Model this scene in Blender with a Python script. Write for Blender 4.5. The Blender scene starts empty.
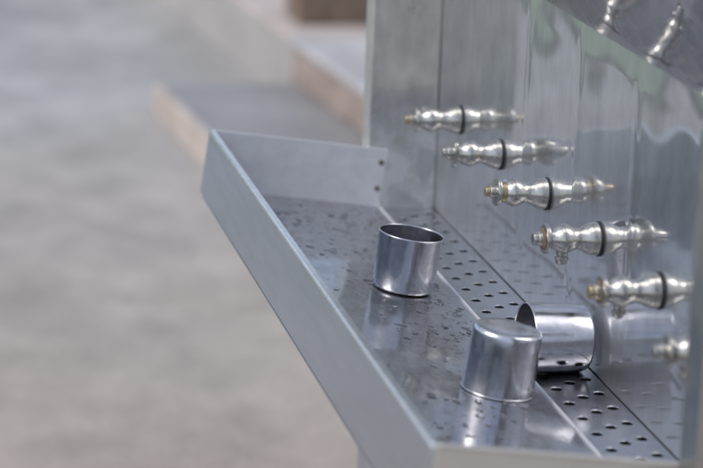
import bpy, bmesh, math, random
from mathutils import Vector, Matrix, noise
random.seed(11)
S = bpy.context.scene
COL = S.collection
R = math.radians
GZ = 0.75            # height of the drain strip above the ground

# ------------------------------------------------------------------ measures (metres)
YF, YN = 0.6203, -0.6394        # far and near ends of the tray
W1, WT, TAU = 0.0809, 0.3403, 0.1309   # drain strip width, tray reach, drain tilt
HW, HF = 0.0878, 0.0905         # tray wall inside / outside height
WC = 0.100                      # far cheek reach
ZF = 0.3855                     # fold between back panel and hood
TS, T0, ZT, TL = 0.2037, 0.5036, 0.1562, 0.0779   # tap pitch, first tap, height, length

def tray(d, y, h=0.0):
    """d = distance outward from the seam, h = height over the tilted floor"""
    return Vector((-W1 - d*math.cos(TAU) + h*math.sin(TAU), y, GZ + d*math.sin(TAU) + h*math.cos(TAU)))

# ------------------------------------------------------------------ materials
def newmat(name):
    m = bpy.data.materials.new(name); m.use_nodes = True
    nt = m.node_tree; b = nt.nodes['Principled BSDF']
    return m, nt, b
def N(nt, t, **k):
    n = nt.nodes.new(t)
    for a, v in k.items():
        if a.startswith('i_'): n.inputs[a[2:].replace('_', ' ')].default_value = v
        else: setattr(n, a, v)
    return n
def ramp(nt, src, p0, c0, p1, c1):
    r = N(nt, 'ShaderNodeValToRGB')
    r.color_ramp.elements[0].position = p0; r.color_ramp.elements[1].position = p1
    r.color_ramp.elements[0].color = c0 if len(c0) == 4 else (*c0, 1)
    r.color_ramp.elements[1].color = c1 if len(c1) == 4 else (*c1, 1)
    nt.links.new(src, r.inputs['Fac']); return r.outputs['Color']
def g(v): return (v, v, v, 1)

def steel(name, base=(.58, .59, .61), rough=(.14, .28), stretch=(6, 6, 6), bump=.0, bscale=40, smear=None, brush=None, veil=None, spec_scale=7, con=1.0, metal=1.0):
    m, nt, b = newmat(name)
    b.inputs['Metallic'].default_value = metal
    tc = N(nt, 'ShaderNodeTexCoord')
    mp = N(nt, 'ShaderNodeMapping'); mp.inputs['Scale'].default_value = stretch
    nt.links.new(tc.outputs['Object'], mp.inputs['Vector'])
    n1 = N(nt, 'ShaderNodeTexNoise', i_Scale=spec_scale, i_Detail=6.0, i_Roughness=.62)
    nt.links.new(mp.outputs['Vector'], n1.inputs['Vector'])
    rr = ramp(nt, n1.outputs['Fac'], .32, g(rough[0]), .70, g(rough[1]))
    nt.links.new(rr, b.inputs['Roughness'])
    lo = tuple(c*(1-.14*con) for c in base); hi = tuple(min(1, c*(1+.08*con)) for c in base)
    n2 = N(nt, 'ShaderNodeTexNoise', i_Scale=spec_scale*2.3, i_Detail=5.0, i_Roughness=.6)
    nt.links.new(mp.outputs['Vector'], n2.inputs['Vector'])
    cc = ramp(nt, n2.outputs['Fac'], .3, lo, .7, hi)
    if smear:
        mx = N(nt, 'ShaderNodeMixRGB'); mx.blend_type = 'MIX'
        n3 = N(nt, 'ShaderNodeTexNoise', i_Scale=smear[0], i_Detail=7.0, i_Roughness=.68, i_Distortion=.15)
        nt.links.new(tc.outputs['Object'], n3.inputs['Vector'])
        f = ramp(nt, n3.outputs['Fac'], .46, g(0), .60, g(smear[1]))
        sx = N(nt, 'ShaderNodeSeparateXYZ'); nt.links.new(tc.outputs['Object'], sx.inputs[0])
        mr = N(nt, 'ShaderNodeMapRange'); nt.links.new(sx.outputs['Z'], mr.inputs['Value'])
        for a_, v_ in (('From Min', GZ+.09), ('From Max', GZ+.17), ('To Min', 1.0), ('To Max', .12)): mr.inputs[a_].default_value = v_
        mm = N(nt, 'ShaderNodeMath', operation='MULTIPLY'); nt.links.new(f, mm.inputs[0]); nt.links.new(mr.outputs[0], mm.inputs[1]); f = mm.outputs[0]
        nt.links.new(f, mx.inputs['Fac']); nt.links.new(cc, mx.inputs['Color1']); mx.inputs['Color2'].default_value = (.86, .86, .86, 1)
        cc = mx.outputs['Color']
    nt.links.new(cc, b.inputs['Base Color'])
    last = None
    if bump:
        n4 = N(nt, 'ShaderNodeTexNoise', i_Scale=bscale, i_Detail=3.0)
        nt.links.new(tc.outputs['Object'], n4.inputs['Vector'])
        bp = N(nt, 'ShaderNodeBump', i_Strength=1.0, i_Distance=bump)
        nt.links.new(n4.outputs['Fac'], bp.inputs['Height']); last = bp
    if brush:
        mp2 = N(nt, 'ShaderNodeMapping'); mp2.inputs['Scale'].default_value = brush[0]
        nt.links.new(tc.outputs['Object'], mp2.inputs['Vector'])
        n5 = N(nt, 'ShaderNodeTexNoise', i_Scale=1.0, i_Detail=2.0)
        nt.links.new(mp2.outputs['Vector'], n5.inputs['Vector'])
        bp = N(nt, 'ShaderNodeBump', i_Strength=1.0, i_Distance=brush[1])
        nt.links.new(n5.outputs['Fac'], bp.inputs['Height'])
        if last: nt.links.new(last.outputs['Normal'], bp.inputs['Normal'])
        last = bp
    if last: nt.links.new(last.outputs['Normal'], b.inputs['Normal'])
    if veil:                                    # thin dried-water film: a broad second lobe over the mirror
        b2 = N(nt, 'ShaderNodeBsdfPrincipled'); b2.inputs['Metallic'].default_value = 1
        b2.inputs['Roughness'].default_value = veil[2]; nt.links.new(cc, b2.inputs['Base Color'])
        if last: nt.links.new(last.outputs['Normal'], b2.inputs['Normal'])
        n6 = N(nt, 'ShaderNodeTexNoise', i_Scale=5.0, i_Detail=7.0, i_Roughness=.7)
        nt.links.new(mp.outputs['Vector'], n6.inputs['Vector'])
        f = ramp(nt, n6.outputs['Fac'], .35, g(veil[0]), .65, g(veil[1]))
        if len(veil) > 3:                       # splash zone: more dried film low down, up to the height veil[3]
            sx = N(nt, 'ShaderNodeSeparateXYZ'); nt.links.new(tc.outputs['Object'], sx.inputs[0])
            ad = N(nt, 'ShaderNodeMath', operation='MULTIPLY_ADD'); ad.inputs[1].default_value = .10; nt.links.new(n6.outputs['Fac'], ad.inputs[0])
            nt.links.new(sx.outputs['Z'], ad.inputs[2])
            mr = N(nt, 'ShaderNodeMapRange'); nt.links.new(ad.outputs[0], mr.inputs['Value'])
            mr.inputs['From Min'].default_value = GZ+.05; mr.inputs['From Max'].default_value = GZ+veil[3]
            mr.inputs['To Min'].default_value = .40; mr.inputs['To Max'].default_value = 0
            a2 = N(nt, 'ShaderNodeMath', operation='ADD'); nt.links.new(f, a2.inputs[0]); nt.links.new(mr.outputs[0], a2.inputs[1]); f = a2.outputs[0]
        ms = N(nt, 'ShaderNodeMixShader'); nt.links.new(f, ms.inputs[0])
        nt.links.new(b.outputs[0], ms.inputs[1]); nt.links.new(b2.outputs[0], ms.inputs[2])
        nt.links.new(ms.outputs[0], nt.nodes['Material Output'].inputs['Surface'])
    return m

def matte(name, lo, hi, scale=6, rough=.8, bump=0, detail=8, stretch=(1, 1, 1), spec=.3, p=(.3, .7)):
    m, nt, b = newmat(name)
    tc = N(nt, 'ShaderNodeTexCoord')
    mp = N(nt, 'ShaderNodeMapping'); mp.inputs['Scale'].default_value = stretch
    nt.links.new(tc.outputs['Object'], mp.inputs['Vector'])
    n1 = N(nt, 'ShaderNodeTexNoise', i_Scale=scale, i_Detail=float(detail), i_Roughness=.65)
    nt.links.new(mp.outputs['Vector'], n1.inputs['Vector'])
    nt.links.new(ramp(nt, n1.outputs['Fac'], p[0], lo, p[1], hi), b.inputs['Base Color'])
    b.inputs['Roughness'].default_value = rough
    b.inputs['Specular IOR Level'].default_value = spec
    if bump:
        n2 = N(nt, 'ShaderNodeTexNoise', i_Scale=scale*6, i_Detail=6.0)
        nt.links.new(mp.outputs['Vector'], n2.inputs['Vector'])
        bp = N(nt, 'ShaderNodeBump', i_Strength=.6, i_Distance=bump)
        nt.links.new(n2.outputs['Fac'], bp.inputs['Height']); nt.links.new(bp.outputs['Normal'], b.inputs['Normal'])
    return m

M = {}
M['wall'] = steel('brushed_back_panel_steel', (.66, .67, .69), (.03, .075), (3, 2, .8), bump=.00005, bscale=7, veil=(.26, .50, .44, .22))
M['hood'] = steel('hood_steel', (.46, .46, .48), (.02, .05), (3, 3, 1), bump=.00008, bscale=12, veil=(.2, .4, .35))
M['cheek'] = steel('smeared_steel', (.62, .625, .61), (.26, .44), (4, 4, 2.0), bump=.00016, bscale=42, smear=(22, .9), brush=((260, 1, 3), .00002), metal=.85)
M['floor'] = steel('wet_tray_steel', (.45, .45, .475), (.04, .15), (5, 2.2, 5), bump=.00012, bscale=45, veil=(.15, .5, .42))
M['strip'] = steel('drain_strip_steel', (.52, .52, .54), (.12, .30), (6, 3, 6), bump=.00010, bscale=50)
M['side'] = steel('tray_side_steel', (.50, .565, .65), (.14, .26), (6, .8, 6), bump=.00001, bscale=14, brush=((3, 1.5, 300), .00001), con=.5)
M['endwall'] = steel('tray_end_steel', (.84, .845, .87), (.36, .48), (3, 3, 3), bump=.00004, bscale=30, con=.6, metal=.62)
M['nearwall'] = steel('dull_end_steel', (.60, .575, .54), (.34, .46), (1.5, 3, 6), bump=.00004, bscale=30, con=.5, metal=.6)
M['cup'] = steel('polished_cup_steel', (.60, .60, .63), (.14, .26), (10, 10, 10), bump=.00004, bscale=60, brush=((2, 2, 420), .00001))
M['tap'] = steel('satin_tap_metal', (.53, .51, .47), (.20, .40), (30, 30, 30), bump=.00004, bscale=180, spec_scale=9)
M['brass'] = steel('worn_brass', (.48, .40, .26), (.34, .5), (30, 30, 30), bump=.00005, bscale=200)
M['rust'] = matte('brown_grime', (.09, .06, .04), (.22, .15, .09), 90, .6)
M['rubber'] = matte('black_rubber', (.010, .010, .012), (.03, .03, .034), 60, .5)
M['dark'] = matte('trough_shade', (.01, .01, .012), (.03, .03, .035), 20, .5)  # near-black colour stands in for the shade below the drain holes
M['bolt'] = matte('tarnished_bolt', (.05, .045, .04), (.18, .16, .13), 200, .5)
M['hem'] = steel('hem_steel', (.90, .91, .92), (.22, .36), (9, 9, 9), bump=.00012, bscale=60)
M['body'] = steel('cabinet_steel', (.44, .445, .44), (.30, .42), (3, 3, 3), bump=.00006, bscale=20)

# ground: blotchy weathered concrete
def concrete(name, c, near_tint=None):
    m, nt, b = newmat(name)
    tc = N(nt, 'ShaderNodeTexCoord')
    cur = None
    for sc, st, lo, hi in ((.5, (1, .8, 1), .78, 1.12), (1.9, (1, .7, 1), .80, 1.12), (6, (1, .8, 1), .84, 1.1), (60, (1, 1, 1), .9, 1.06)):
        mp = N(nt, 'ShaderNodeMapping'); mp.inputs['Scale'].default_value = st
        nt.links.new(tc.outputs['Object'], mp.inputs['Vector'])
        n = N(nt, 'ShaderNodeTexNoise', i_Scale=sc, i_Detail=6.0, i_Roughness=.6)
        nt.links.new(mp.outputs['Vector'], n.inputs['Vector'])
        o = ramp(nt, n.outputs['Fac'], .32, g(lo), .68, g(hi))
        if cur is None:
            mx = N(nt, 'ShaderNodeMixRGB', blend_type='MULTIPLY'); mx.inputs['Fac'].default_value = 1
            mx.inputs['Color1'].default_value = (*c, 1); nt.links.new(o, mx.inputs['Color2'])
        else:
            mx = N(nt, 'ShaderNodeMixRGB', blend_type='MULTIPLY'); mx.inputs['Fac'].default_value = 1
            nt.links.new(cur, mx.inputs['Color1']); nt.links.new(o, mx.inputs['Color2'])
        cur = mx.outputs['Color']
    if near_tint:                                    # warm tint at low Y, fading through noise towards the far end
        sx = N(nt, 'ShaderNodeSeparateXYZ'); nt.links.new(tc.outputs['Object'], sx.inputs[0])
        nn_ = N(nt, 'ShaderNodeTexNoise', i_Scale=.8, i_Detail=5.0); nt.links.new(tc.outputs['Object'], nn_.inputs['Vector'])
        ma = N(nt, 'ShaderNodeMath', operation='MULTIPLY_ADD'); ma.inputs[1].default_value = 3.0
        nt.links.new(nn_.outputs['Fac'], ma.inputs[0]); nt.links.new(sx.outputs['Y'], ma.inputs[2])
        mr = N(nt, 'ShaderNodeMapRange'); nt.links.new(ma.outputs[0], mr.inputs['Value'])
        for a_, v_ in (('From Min', 2.6), ('From Max', 6.5), ('To Min', .8), ('To Max', .0)): mr.inputs[a_].default_value = v_
        mx = N(nt, 'ShaderNodeMixRGB', blend_type='MULTIPLY'); nt.links.new(mr.outputs[0], mx.inputs['Fac']); nt.links.new(cur, mx.inputs['Color1'])
        mx.inputs['Color2'].default_value = (*near_tint, 1); cur = mx.outputs['Color']
    nt.links.new(cur, b.inputs['Base Color'])
    b.inputs['Roughness'].default_value = .58
    n = N(nt, 'ShaderNodeTexNoise', i_Scale=45.0, i_Detail=8.0); nt.links.new(tc.outputs['Object'], n.inputs['Vector'])
    bp = N(nt, 'ShaderNodeBump', i_Strength=.5, i_Distance=.004)
    nt.links.new(n.outputs['Fac'], bp.inputs['Height']); nt.links.new(bp.outputs['Normal'], b.inputs['Normal'])
    return m
M['ground'] = concrete('weathered_concrete', (.415, .40, .385), (1.10, .91, .73))
M['slab'] = concrete('smooth_slab_concrete', (.29, .285, .285))
M['cap'] = concrete('pale_cap_concrete', (.60, .60, .61))
M['slabedge'] = matte('ochre_step_edge', (.32, .265, .235), (.52, .45, .40), 4, .8, .002)
M['brick'] = matte('worn_brown_brickwork', (.24, .18, .155), (.42, .345, .305), 9, .85, .004, stretch=(1, 1, 3))
M['plaster'] = matte('grey_plaster', (.33, .315, .30), (.45, .43, .41), 3, .85, .003)
M['pinkstone'] = matte('pinkish_stone', (.42, .36, .33), (.56, .50, .47), 3, .85, .003)
M['earthwall'] = matte('dark_brown_wall', (.13, .09, .065), (.29, .215, .165), 5, .9, .004)
M['lawn_shadow'] = matte('dark_edge_shadow', (.07, .075, .07), (.16, .16, .15), 12, .9, .006)  # shadow at the lawn edge, put into the colour of a sheet
M['grass'] = matte('lawn_green', (.19, .235, .165), (.30, .35, .26), 9, .8, .01)
M['leaf'] = matte('leaf_green', (.03, .075, .022), (.09, .17, .05), 3, .6)
M['bark'] = matte('bark_brown', (.06, .045, .03), (.16, .12, .09), 12, .9, .01)

def water():
    m, nt, b = newmat('clear_water')
    b.inputs['Base Color'].default_value = (1, 1, 1, 1); b.inputs['Roughness'].default_value = .02
    b.inputs['IOR'].default_value = 1.33; b.inputs['Transmission Weight'].default_value = 1
    return m
M['water'] = water()

# ------------------------------------------------------------------ helpers
def link(name, bm, mat, parent=None, org=None, smooth=True, bevel=None, angle=35):
    """one mesh object; coordinates are given in the world, stored relative to org"""
    if org is None: org = parent['org'] if parent and 'org' in parent else (0, 0, 0)
    bmesh.ops.recalc_face_normals(bm, faces=bm.faces)
    me = bpy.data.meshes.new(name)
    if Vector(org).length: bmesh.ops.translate(bm, vec=-Vector(org), verts=bm.verts)
    bm.to_mesh(me); bm.free()
    me.materials.append(M[mat])
    o = bpy.data.objects.new(name, me); COL.objects.link(o)
    if smooth:
        me.shade_smooth(); me.set_sharp_from_angle(angle=R(angle))
    if parent is not None: o.parent = parent
    else: o.location = org
    if bevel:
        bv = o.modifiers.new('bevel', 'BEVEL'); bv.width = bevel; bv.segments = 3; bv.limit_method = 'ANGLE'; bv.angle_limit = R(40)
        bv.harden_normals = False
    return o
def tag(o, label=None, cat=None, group=None, kind=None):
    if label: o['label'] = label
    if cat: o['category'] = cat
    if group: o['group'] = group
    if kind: o['kind'] = kind
    return o
def empty(name, loc):
    o = bpy.data.objects.new(name, None); COL.objects.link(o); o.location = loc; o.empty_display_size = .1
    return o
_ORG = {}
def root(name, loc, *a, **k):
    o = empty(name, loc); tag(o, *a, **k); _ORG[o.name] = loc; return o
def part(name, bm, mat, parent, **k):
    return link(name, bm, mat, parent, org=_ORG.get(parent.name, (0, 0, 0)), **k)
def hexa(bm, p):
    """8 points: bottom ring 0-3, top ring 4-7"""
    v = [bm.verts.new(q) for q in p]
    for f in ((0, 3, 2, 1), (4, 5, 6, 7), (0, 1, 5, 4), (1, 2, 6, 5), (2, 3, 7, 6), (3, 0, 4, 7)):
        bm.faces.new([v[i] for i in f])
def box(x0, y0, z0, x1, y1, z1, bm=None):
    bm = bm or bmesh.new()
    hexa(bm, [(x0, y0, z0), (x1, y0, z0), (x1, y1, z0), (x0, y1, z0), (x0, y0, z1), (x1, y0, z1), (x1, y1, z1), (x0, y1, z1)])
    return bm
def tbox(d0, y0, h0, d1, y1, h1):
    """a box in tray coordinates"""
    bm = bmesh.new()
    hexa(bm, [tray(d0, y0, h0), tray(d1, y0, h0), tray(d1, y1, h0), tray(d0, y1, h0),
              tray(d0, y0, h1), tray(d1, y0, h1), tray(d1, y1, h1), tray(d0, y1, h1)])
    return bm
def prism(poly, z0, z1, bm=None):
    bm = bm or bmesh.new()
    a = [bm.verts.new((x, y, z0)) for x, y in poly]; b = [bm.verts.new((x, y, z1)) for x, y in poly]
    bm.faces.new(a); bm.faces.new(b)
    for i in range(len(poly)):
        j = (i+1) % len(poly); bm.faces.new((a[i], a[j], b[j], b[i]))
    return bm
def lathe(prof, seg=40, axis='X', caps=True):
    """prof: list of (along, radius)"""
    bm = bmesh.new(); rings = []
    for a, r in prof:
        ring = []
        for k in range(seg):
            t = 2*math.pi*k/seg; u, w = r*math.cos(t), r*math.sin(t)
            ring.append(bm.verts.new((a, u, w) if axis == 'X' else (u, w, a)))
        rings.append(ring)
    for p, q in zip(rings, rings[1:]):
        for k in range(seg):
            bm.faces.new((p[k], p[(k+1) % seg], q[(k+1) % seg], q[k]))
    if caps:
        bm.faces.new(rings[0]); bm.faces.new(rings[-1])
    return bm

# ------------------------------------------------------------------ the water station
ws = root('water_station', (0.0, 0.0, 0.0), 'long stainless steel drinking water station with a row of push taps over a sloping tray', 'water station')

# back panel: pressed sheet with vertical ribs between the taps and slightly bulged bays
def wall_dx(y, z):
    d = 0.0
    for i in range(7):
        yc = T0 + TS*.5 - i*TS
        t = (y - yc)/.017
        if abs(t) < 1: d -= .00035*(1+math.cos(math.pi*t))/2
    ph = ((T0 - y)/TS) % 1.0                    # 0 at a tap, .5 at a rib
    d += .00045*math.cos(2*math.pi*ph)*(.4+.6*min(1, max(0, (z-.05)/.2)))
    d += .0009*(noise.noise(Vector((y*4.0, z*3.0, 3.1)))) + .00028*noise.noise(Vector((y*9, z*12, 9.0)))
    return d*min(1, z/.06)*min(1, (ZF-z)/.03 if z < ZF else 0)
bm = bmesh.new()
NY, NZ = 520, 90
ya, yb = YF, YN
gridv = []
for j in range(NZ+1):
    z = ZF*j/NZ
    gridv.append([bm.verts.new((wall_dx(ya+(yb-ya)*i/NY, z), ya+(yb-ya)*i/NY, GZ+z)) for i in range(NY+1)])
for j in range(NZ):
    for i in range(NY):
        bm.faces.new((gridv[j][i], gridv[j][i+1], gridv[j+1][i+1], gridv[j+1][i]))
# small radius from the back panel down into the drain strip edge
part('back_panel', bm, 'wall', ws, angle=60)

# hood: leans out over the taps
HA = R(31); HL = .30
bm = bmesh.new(); rows = []
for j in range(31):
    s_ = HL*j/30
    rows.append([bm.verts.new((-s_*math.sin(HA) + (.0009*noise.noise(Vector((y_*7, s_*8, 1.7)))*min(1, s_/.03)), y_, GZ+ZF+s_*math.cos(HA))) for y_ in [ya+(yb-ya)*i/160 for i in range(161)]])
for a_, b_ in zip(rows, rows[1:]):
    for i in range(160): bm.faces.new((a_[i], a_[i+1], b_[i+1], b_[i]))
part('hood_panel', bm, 'hood', ws, angle=60)
hx, hz = -HL*math.sin(HA), GZ+ZF+HL*math.cos(HA)
part('front_fascia', box(hx, YN, hz+.001, hx+.012, YF, hz+.32), 'body', ws, bevel=.002)

# cheeks closing the tap bay
part('side_panel', box(-WC, YF, GZ-.012, .0, YF+.042, hz), 'cheek', ws, bevel=.0025)
part('side_panel', box(-.093, YN-.046, GZ-.012, .0, YN-.001, hz), 'body', ws, bevel=.0025)
# upper cheeks beside the hood and the cabinet body behind
part('cabinet_body', box(.004, YN-.046, .10, .55, YF+.042, hz+.32), 'body', ws, bevel=.004)
for x_ in (.05, .46):
    for y_ in (YN, YF-.04): part('foot', box(x_, y_, .0, x_+.05, y_+.05, .10), 'body', ws, bevel=.003)
part('top_cover', box(hx-.01, YN-.056, hz+.323, .56, YF+.052, hz+.345), 'body', ws, bevel=.004)

# drain strip with punched holes (real holes)
def strip():
    bm = bmesh.new()
    cols = [(-.0600, -.1694), (-.0383, -.1507), (-.0165, -.1410)]
    pitch = .04875; rad = .0062; seg = 20
    xb = [-W1+.0030, -.0492, -.0274, -.0016]
    for c, (xc, y0) in enumerate(cols):
        xl, xr = xb[c], xb[c+1]
        lo, hi = YN+.004, YF-.0005
        k0 = math.floor((lo-y0)/pitch)-1; ks = range(k0, k0+40)
        cells = []
        for k in ks:
            yc = y0+k*pitch
            if yc-pitch/2 < lo or yc+pitch/2 > hi: continue
            cells.append(yc)
        def quad(ya_, yb_):
            if yb_-ya_ > 1e-5:
                bm.faces.new([bm.verts.new(p) for p in ((xl, ya_, GZ), (xr, ya_, GZ), (xr, yb_, GZ), (xl, yb_, GZ))])
        # stay clear of the far edge with the last partial cells
        quad(lo, cells[0]-pitch/2); quad(cells[-1]+pitch/2, hi)
        for yc in cells:
            inner, outer, under, lipv = [], [], [], []
            hx_, hy_ = (xr-xl)/2, pitch/2; mx_ = (xl+xr)/2
            for s in range(seg):
                t = 2*math.pi*(s+.5)/seg
                ct, st = math.cos(t), math.sin(t)
                inner.append(bm.verts.new((xc+rad*ct, yc+rad*st, GZ-.0007)))
                under.append(bm.verts.new((xc+rad*ct*.98, yc+rad*st*.98, GZ-.0034)))
                m_ = max(abs(ct), abs(st))
                lipv.append(bm.verts.new((xc+(rad+.0011)*ct, yc+(rad+.0011)*st, GZ)))
                outer.append(bm.verts.new((mx_+hx_*ct/m_, yc+hy_*st/m_, GZ)))
            for s in range(seg):
                n_ = (s+1) % seg
                bm.faces.new((lipv[s], lipv[n_], outer[n_], outer[s]))
                bm.faces.new((inner[s], inner[n_], lipv[n_], lipv[s]))
                bm.faces.new((inner[n_], inner[s], under[s], under[n_]))
            # corners of the cell
            for sx, sy in ((1, 1), (-1, 1), (-1, -1), (1, -1)):
                best = sorted(range(seg), key=lambda s: (outer[s].co.x-(mx_+sx*hx_))**2+(outer[s].co.y-(yc+sy*hy_))**2)[:2]
                cv = bm.verts.new((mx_+sx*hx_, yc+sy*hy_, GZ))
                bm.faces.new((outer[best[0]], cv, outer[best[1]]))
    for f in bm.faces:
        pass
    return bm
bm = strip()
o = part('drain_strip', bm, 'strip', ws, angle=30)
# flange of the strip turned up against the back panel
bm = bmesh.new()
pr_ = [(-.0012, 0), (-.0006, .0004), (-.0002, .0012), (.0002, .004)]
prev = None
part('drain_trough', box(-W1+.002, YN+.006, GZ-.05, -.001, YF-.002, GZ-.040), 'dark', ws, smooth=False)  # unseen trough, added so the holes read dark
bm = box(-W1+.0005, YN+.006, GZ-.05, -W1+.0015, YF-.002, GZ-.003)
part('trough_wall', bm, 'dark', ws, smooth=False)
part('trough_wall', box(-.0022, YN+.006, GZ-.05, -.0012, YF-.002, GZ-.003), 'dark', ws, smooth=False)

def fh(d, y):
    edge = max(0, min(1, d/.03, (DT-d)/.02))
    return .0030 + .0010*noise.noise(Vector((d*6, y*5, 5.0)))*edge + .0003*noise.noise(Vector((d*25, y*18, 2.0)))*edge
LEGY = -.385
DT = WT - W1                       # outward reach of the sloping floor
# tray floor: one sheet with faint dents, its edge standing 3 mm over the strip
bm = bmesh.new()
nd, ny = 60, 240; rows = []
for i in range(nd+1):
    d = DT*i/nd
    rr = []
    for j in range(ny+1):
        y = YN+.004+(YF-YN-.0045)*j/ny
        h = fh(d, y)
        rr.append(bm.verts.new(tray(d, y, h)))
    rows.append(rr)
for a_, b_ in zip(rows, rows[1:]):
    for j in range(ny): bm.faces.new((a_[j], a_[j+1], b_[j+1], b_[j]))
low = [bm.verts.new(tray(.0002, YN+.004+(YF-YN-.0045)*j/ny, -.004)) for j in range(ny+1)]
for j in range(ny): bm.faces.new((rows[0][j], low[j], low[j+1], rows[0][j+1]))
part('tray_floor', bm, 'floor', ws, angle=50)
# folded lip along the seam
part('floor_lip', tbox(-.0003, YN+.006, .0012, .0020, YF-.002, .0058), 'endwall', ws, bevel=.0012)
# underside of the tray
part('tray_base', tbox(.0, YN+.004, -.0085, DT-.001, YF-.004, -.0062), 'side', ws, smooth=False)

# outer side wall with rolled top hem
hb = HW-HF
part('tray_side', tbox(DT-.0012, YN, hb, DT+.0018, YF, HW-.004), 'side', ws, bevel=.001)
part('rolled_edge', tbox(DT-.0072, YN-.0005, HW-.0046, DT+.0024, YF+.0018, HW), 'hem', ws, bevel=.0016)
# end walls
part('tray_end', tbox(.0015, YF-.0006, .002, DT-.002, YF+.0016, HW), 'endwall', ws, bevel=.0006)
part('tray_end', tbox(-.072, YN-.0004, -.012, DT-.0015, YN+.0030, HW), 'nearwall', ws, bevel=.0012)
part('end_flange', tbox(-.070, YN-.0022, HW-.0022, DT-.004, YN+.0045, HW+.0006), 'nearwall', ws, bevel=.0010)
# bolts fixing the far end wall
for h in (.030, .068):
    c = tray(.0085, YF-.0006, h)
    bm = lathe([(0, .0040), (-.0012, .0040), (-.0022, .0030), (-.0027, .0012)], 14, 'Z')
    bmesh.ops.rotate(bm, cent=(0, 0, 0), matrix=Matrix.Rotation(R(-90), 3, 'X'), verts=bm.verts)
    bmesh.ops.translate(bm, vec=c, verts=bm.verts)
    part('bolt', bm, 'bolt', ws)
# legs under the outer edge
for y0 in (LEGY-.05,):
    p = tray(DT-.034, 0, hb-.002)
    part('leg', box(p.x-.033, y0, 0.002, p.x+.002, y0+.05, p.z+.002), 'side', ws, bevel=.003)

# ------------------------------------------------------------------ taps
L = TL
def tap(i, spin, pin, ring, droop):
    loc = Vector((0.0, T0-i*TS, GZ+ZT)); loc.x = wall_dx(loc.y, ZT)
    prof = [(.0035, .0180), (.0085, .0178), (.0125, .0168), (.0175, .0145), (.022, .0124), (.026, .0114), (.0295, .0116), (.033, .0131),
            (.0365, .0148), (.040, .0158), (.0430, .0160), (.0465, .0152), (.0505, .0130), (.0545, .0106), (.0575, .0096), (.0600, .0095)]
    prof = [(a*L/.0779, r*1.07) for a, r in prof]
    b = link('tap', lathe(prof, 40), 'tap', ws, org=(0, 0, 0), angle=50)
    b.location = loc
    b.rotation_euler = (0, 0, 0)
    b.matrix_local = Matrix.Translation(loc) @ Matrix.Rotation(R(180), 4, 'Z') @ Matrix.Rotation(R(droop), 4, 'Y') @ Matrix.Rotation(spin, 4, 'X')
    k = L/.0779
    def sub(name, bm, mat, **kw):
        o = link(name, bm, mat, None, org=(0, 0, 0), **kw); o.parent = b; return o
    sub('gasket', lathe([(-.0008, .0190), (.0006, .0202), (.0024, .0202), (.0036, .0192)], 40), 'rubber')
    cb = lathe([(.0595*k, .0100), (.0602*k, .0156), (.0612*k, .0170), (.0640*k, .0174), (.0656*k, .0166), (.0660*k, .0118), (.0664*k, .0070)], 48)
    if i == 1:                                   # this collar is three-lobed
        for v in cb.verts:
            t = math.atan2(v.co.z, v.co.y); f = 1+.10*math.cos(3*t+.6)
            v.co.y *= f; v.co.z *= f
    sub('collar', cb, 'tap', angle=40)
    if ring == 'brass': sub('ring', lathe([(.0528*k, .0122), (.0536*k, .0128), (.0592*k, .0122), (.0600*k, .0112)], 36), ring)
    elif ring: sub('ring', lathe([(.0658*k, .0120), (.0664*k, .0124), (.0676*k, .0110), (.0680*k, .0088)], 36), ring)
    pr_ = .0074 if pin == 'brass' and ring is None else (.0072 if ring == 'brass' else .0085)
    sub('push_button', lathe([(.0660*k, pr_+.0003), (.0715*k, pr_), (.0722*k, pr_-.0008)], 28), 'tap')
    sub('button_tip', lathe([(.0721*k, pr_-.0010), (.0772*k, pr_-.0012), (.0784*k, pr_-.0018), (.0787*k, pr_-.003)], 28), pin)
    sp = lathe([(-.010, .0068), (-.0190, .0066), (-.0200, .0078), (-.0238, .0080), (-.0248, .0068), (-.0285, .0066), (-.0292, .0054)], 28, 'Z')
    bmesh.ops.translate(sp, vec=(.0425*k, 0, 0), verts=sp.verts)
    sub('spout', sp, 'tap', angle=40)
    if i == 0 or i == 2: return
taps = [(0, R(-105), 'brass', None, -1.0), (1, R(-58), 'tap', None, -3.0), (2, R(-100), 'brass', 'brass', -3.6), (3, R(0), 'tap', 'rust', -1.4), (4, R(-4), 'brass', 'rust', -.6), (5, R(3), 'tap', None, -1.0)]
for t in taps: tap(*t)

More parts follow.
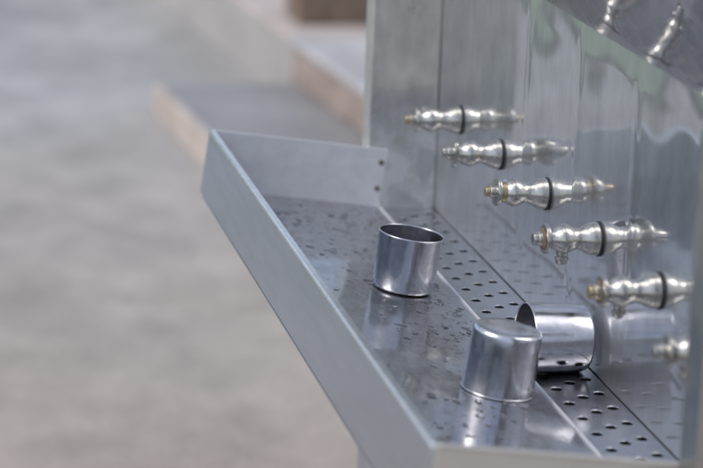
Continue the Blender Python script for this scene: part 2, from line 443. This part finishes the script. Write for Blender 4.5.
# ------------------------------------------------------------------ cups
CR, CH = .041, .0730
CS = 1.03
def cup(loc, rot, label):
    o_pro = [(0, .0000), (.0003, .022), (.0008, .0335), (.0017, .0352), (.0034, .0366), (.0060, .0374), (.030, .0382), (.058, .0390), (CH-.0012, .0394)]
    i_pro = [(CH-.0012, .0385), (.058, .0381), (.030, .0373), (.0064, .0364), (.0042, .0354), (.0026, .0335), (.0022, .022), (.0020, .0000)]
    bm = bmesh.new(); seg = 72; rings = []
    for a, r in o_pro+i_pro:
        if r == 0: rings.append([bm.verts.new((0, 0, a))]*seg); continue
        rings.append([bm.verts.new((r*math.cos(2*math.pi*k/seg), r*math.sin(2*math.pi*k/seg), a)) for k in range(seg)])
    for p, q in zip(rings, rings[1:]):
        for k in range(seg):
            vs = []
            for v in (p[k], p[(k+1) % seg], q[(k+1) % seg], q[k]):
                if v not in vs: vs.append(v)
            bm.faces.new(vs)
    for v in bm.verts: v.co.x *= CS; v.co.y *= CS
    # hand-worn: very slightly out of round
    for v in bm.verts:
        n_ = noise.noise(v.co*22+Vector(loc)*7)
        v.co.x *= 1+.006*n_; v.co.y *= 1+.006*n_
    o = link('steel_cup', bm, 'cup', None, org=(0, 0, 0), angle=50)
    tag(o, label, 'cup', 'steel cups in the tray')
    o.matrix_world = Matrix.Translation(loc) @ rot
    bm = bmesh.new(); rs = []
    for k in range(seg):
        t = 2*math.pi*k/seg
        rs.append([bm.verts.new(((.03945*CS+.0011*math.cos(u))*math.cos(t), (.03945*CS+.0011*math.cos(u))*math.sin(t), CH-.0008+.0011*math.sin(u))) for u in [2*math.pi*q/8 for q in range(8)]])
    for k in range(seg):
        p, q = rs[k], rs[(k+1) % seg]
        for u in range(8): bm.faces.new((p[u], p[(u+1) % 8], q[(u+1) % 8], q[u]))
    r = link('rim', bm, 'cup', None, org=(0, 0, 0), angle=60); r.parent = o
    return o
tilt = Matrix.Rotation(TAU, 4, 'Y')          # floor normal leans towards the back panel
def dfrom(x): return (-W1-x)/math.cos(TAU)
cup(tray(dfrom(-.1523), .190, fh(dfrom(-.1523), .190)), tilt, 'empty upright steel cup standing alone on the wet tray floor, mouth upward')
cup(tray(dfrom(-.1373), -.1940, fh(dfrom(-.1373), -.194)+CH+.0004), tilt @ Matrix.Rotation(math.pi, 4, 'X'), 'upside-down steel cup standing on its rim in front of the tipped cup')
ax = Vector((-1, -.03, .038)).normalized()  # from base to mouth
rot = ax.to_track_quat('Z', 'Y').to_matrix().to_4x4()
cup(Vector((-.0085, -.108, GZ+.0386)), Matrix.Rotation(R(0), 4, 'X') @ rot, 'steel cup tipped on its side across the drain strip beside the back panel')

# ------------------------------------------------------------------ water drops on the tray
def drop(bm, c, ex, ey, n, rx, ry, h):
    seg = 12; ph = random.random()*9
    rings = []
    for q, (f, z) in enumerate(((1.0, 0.0), (.93, .45), (.70, .82), (.35, .98))):
        ring = []
        for k in range(seg):
            t = 2*math.pi*k/seg
            w = 1+.22*math.sin(2*t+ph)+.14*math.sin(3*t+2*ph)
            ring.append(bm.verts.new(c+ex*(rx*f*w*math.cos(t))+ey*(ry*f*w*math.sin(t))+n*(h*z)))
        rings.append(ring)
    for p, q in zip(rings, rings[1:]):
        for k in range(seg): bm.faces.new((p[k], p[(k+1) % seg], q[(k+1) % seg], q[k]))
    bm.faces.new(rings[-1]); bm.faces.new(rings[0])
bm = bmesh.new()
ex = (tray(1, 0)-tray(0, 0)).normalized(); ey = Vector((0, 1, 0)); nn = (tray(0, 0, 1)-tray(0, 0, 0)).normalized()
cnt = 0
while cnt < 850:
    d = random.uniform(.012, DT-.012); y = random.uniform(YN+.02, YF-.02)
    den = noise.noise(Vector((d*9, y*5, 0)))+.25*(y > .0)
    if den < random.uniform(-.35, .5): continue
    r = random.choice((.0013, .0016, .0018, .0022, .0028, .0034, .0042))*random.uniform(.8, 1.2)
    hh = fh(d, y)
    drop(bm, tray(d, y, hh-.0002), ex, ey, nn, r, r*random.uniform(.8, 1.9), r*random.uniform(.26, .46))
    cnt += 1
wd = link('water_drops', bm, 'water', None, org=(-.2, 0, GZ), angle=80)
tag(wd, 'water drops scattered over the wet tray floor', 'water drops', kind='stuff')

# ------------------------------------------------------------------ the ground and what stands behind
bm = bmesh.new()
v = [bm.verts.new(p) for p in ((-300, -300, 0), (300, -300, 0), (300, 300, 0), (-300, 300, 0))]; bm.faces.new(v)
tag(link('ground', bm, 'ground', smooth=False), kind='structure')
# lawn with a ragged edge beside the path; a dark sheet paints the shadow band along it
def ragged(x0, amp, sd):
    rnd = random.Random(sd); pts = []; y = 3.3
    while y < 40:
        pts.append((x0+rnd.uniform(-amp, amp), y)); y += rnd.uniform(.10, .34)
    return pts
edge = ragged(-1.98, .12, 4)
bm = bmesh.new()
def sheet(bm, edge, xo, z):
    for (xa, y0), (xb, y1) in zip(edge, edge[1:]):
        bm.faces.new([bm.verts.new(p) for p in ((xa, y0, z), (xb, y1, z), (xo, y1, z), (xo, y0, z))])
sheet(bm, [(x+.15, y-.05) for x, y in edge], -2.2, .004)
tag(link('lawn_shadow', bm, 'lawn_shadow', smooth=False), kind='structure')
bm = bmesh.new(); sheet(bm, edge, -60, .008)
tag(link('lawn', bm, 'grass', smooth=False), kind='structure')

# low step, its edge, and the plinth beyond
S1 = .09; S2 = .23
sp = [(.168, 4.590), (.250, 3.49), (1.6, 3.49), (1.6, 4.590)]
st = link('low_step', prism(sp, .0, S1), 'slab', smooth=False, bevel=.012); tag(st, kind='structure')
bm = bmesh.new()
hexa(bm, [(.150, 4.62, 0), (.212, 3.50, 0), (.255, 3.50, 0), (.240, 4.588, 0), (.158, 4.60, S1-.004), (.240, 3.50, S1-.004), (.255, 3.50, S1-.004), (.245, 4.588, S1-.004)])
tag(link('step_edge', bm, 'slabedge', smooth=False, bevel=.01), kind='structure')

pl = root('brick_plinth', (.9, 3.9, 0), 'raised brown brick plinth with a pale flat cap behind the water station', 'plinth')
part('brickwork', prism([(.586, 4.600), (.70, 3.20), (2.2, 3.20), (2.2, 4.600)], S1+.002, S2-.025), 'brick', pl, bevel=.006)
part('cap', prism([(.580, 4.602), (.694, 3.19), (2.2, 3.19), (2.2, 4.602)], S2-.024, S2), 'cap', pl, bevel=.006)
pl2 = root('plastered_plinth', (.9, 5.6, 0), 'low grey plastered plinth with a pinkish top beyond the brown one', 'plinth')
part('plaster', prism([(.586, 4.606), (.43, 6.9), (2.2, 6.9), (2.2, 4.606)], .0, S2-.02), 'plaster', pl2, bevel=.006)
part('top', prism([(.580, 4.606), (.424, 6.9), (2.2, 6.9), (2.2, 4.606)], S2-.019, S2+.002), 'pinkstone', pl2, bevel=.006)
bw = link('brown_wall', prism([(.640, 4.78), (3.5, 4.78), (3.5, 5.0), (.640, 5.0)], S2+.0025, 1.72), 'earthwall', org=(1.5, 4.8, 0), smooth=False, bevel=.01)
tag(bw, 'dark brown rough wall standing on the plinths in the background', 'wall')

# leafy wood beyond the yard (higher than the frame; it shows in the steel)
bm = bmesh.new(); rnd = random.Random(8)
for _ in range(64):
    cx_, cy_, cz_, cr_ = rnd.uniform(-18, 14), rnd.uniform(17, 21), rnd.uniform(.6, 2.7), rnd.uniform(.7, 1.3)
    for _ in range(170):
        d = Vector((rnd.gauss(0, 1), rnd.gauss(0, 1), rnd.gauss(0, 1))).normalized()*cr_*rnd.uniform(.6, 1.0)
        c = Vector((cx_, cy_, cz_))+d
        if c.z < .05: continue
        u = Vector((rnd.gauss(0, 1), rnd.gauss(0, 1), rnd.gauss(0, 1))).normalized(); v_ = u.orthogonal().normalized()
        a = rnd.uniform(.09, .2)
        bm.faces.new([bm.verts.new(c+q) for q in (u*a, v_*a*.6, -u*a, -v_*a*.6)])
tag(link('wood', bm, 'leaf', smooth=False, org=(0, 19, 0)), 'row of leafy green trees beyond the yard behind the walls', 'trees', kind='stuff')

# ------------------------------------------------------------------ sky, sun, camera
w = bpy.data.worlds.new('World'); S.world = w; w.use_nodes = True
nt = w.node_tree
sky = nt.nodes.new('ShaderNodeTexSky'); sky.sky_type = 'NISHITA'; sky.sun_disc = False
SE, SR = R(46), R(260)
sky.sun_elevation = SE; sky.sun_rotation = SR; sky.dust_density = 1.5; sky.air_density = 1.0
tc = N(nt, 'ShaderNodeTexCoord'); mp = N(nt, 'ShaderNodeMapping'); mp.inputs['Scale'].default_value = (1.6, 1.6, 4.0)
nt.links.new(tc.outputs['Generated'], mp.inputs['Vector'])
cn = N(nt, 'ShaderNodeTexNoise', i_Scale=1.7, i_Detail=6.0, i_Roughness=.55); nt.links.new(mp.outputs['Vector'], cn.inputs['Vector'])
cf = ramp(nt, cn.outputs['Fac'], .40, g(.12), .62, g(.85))
cm = N(nt, 'ShaderNodeMixRGB'); nt.links.new(cf, cm.inputs['Fac']); nt.links.new(sky.outputs[0], cm.inputs['Color1'])
cm.inputs['Color2'].default_value = (5.6, 6.0, 6.9, 1)
nt.links.new(cm.outputs['Color'], nt.nodes['Background'].inputs['Color'])
nt.nodes['Background'].inputs['Strength'].default_value = .135
sl = bpy.data.lights.new('sun', 'SUN'); sl.energy = 1.5; sl.angle = R(28); sl.color = (1, .97, .93)
so = bpy.data.objects.new('sun', sl); COL.objects.link(so)
sd = Vector((math.sin(SR)*math.cos(SE), math.cos(SR)*math.cos(SE), math.sin(SE)))
so.rotation_euler = sd.to_track_quat('Z', 'Y').to_euler(); so.location = sd*20

cd = bpy.data.cameras.new('camera'); co = bpy.data.objects.new('camera', cd); COL.objects.link(co)
az, el, ro = .2262, -.2684, .0349
fw = Vector((math.sin(az)*math.cos(el), math.cos(az)*math.cos(el), math.sin(el)))
r_ = fw.cross(Vector((0, 0, 1))).normalized(); u_ = r_.cross(fw)
r2 = r_*math.cos(ro)+u_*math.sin(ro); u2 = -r_*math.sin(ro)+u_*math.cos(ro)
mw = Matrix((r2, u2, -fw)).transposed().to_4x4(); mw.translation = Vector((-.8623, -2.6041, .874+GZ))
co.matrix_world = mw
cd.sensor_width = 36; cd.lens = 2400/703*36; cd.clip_start = .05; cd.clip_end = 1000
cd.dof.use_dof = True; cd.dof.focus_distance = 2.84; cd.dof.aperture_fstop = 3.7; cd.dof.aperture_blades = 7
S.camera = co
vs = S.view_settings; vs.view_transform = 'Standard'; vs.look = 'None'; vs.exposure = .24; vs.gamma = 1
S.render.engine = 'CYCLES'
S.cycles.max_bounces = 14; S.cycles.glossy_bounces = 8; S.cycles.transmission_bounces = 8
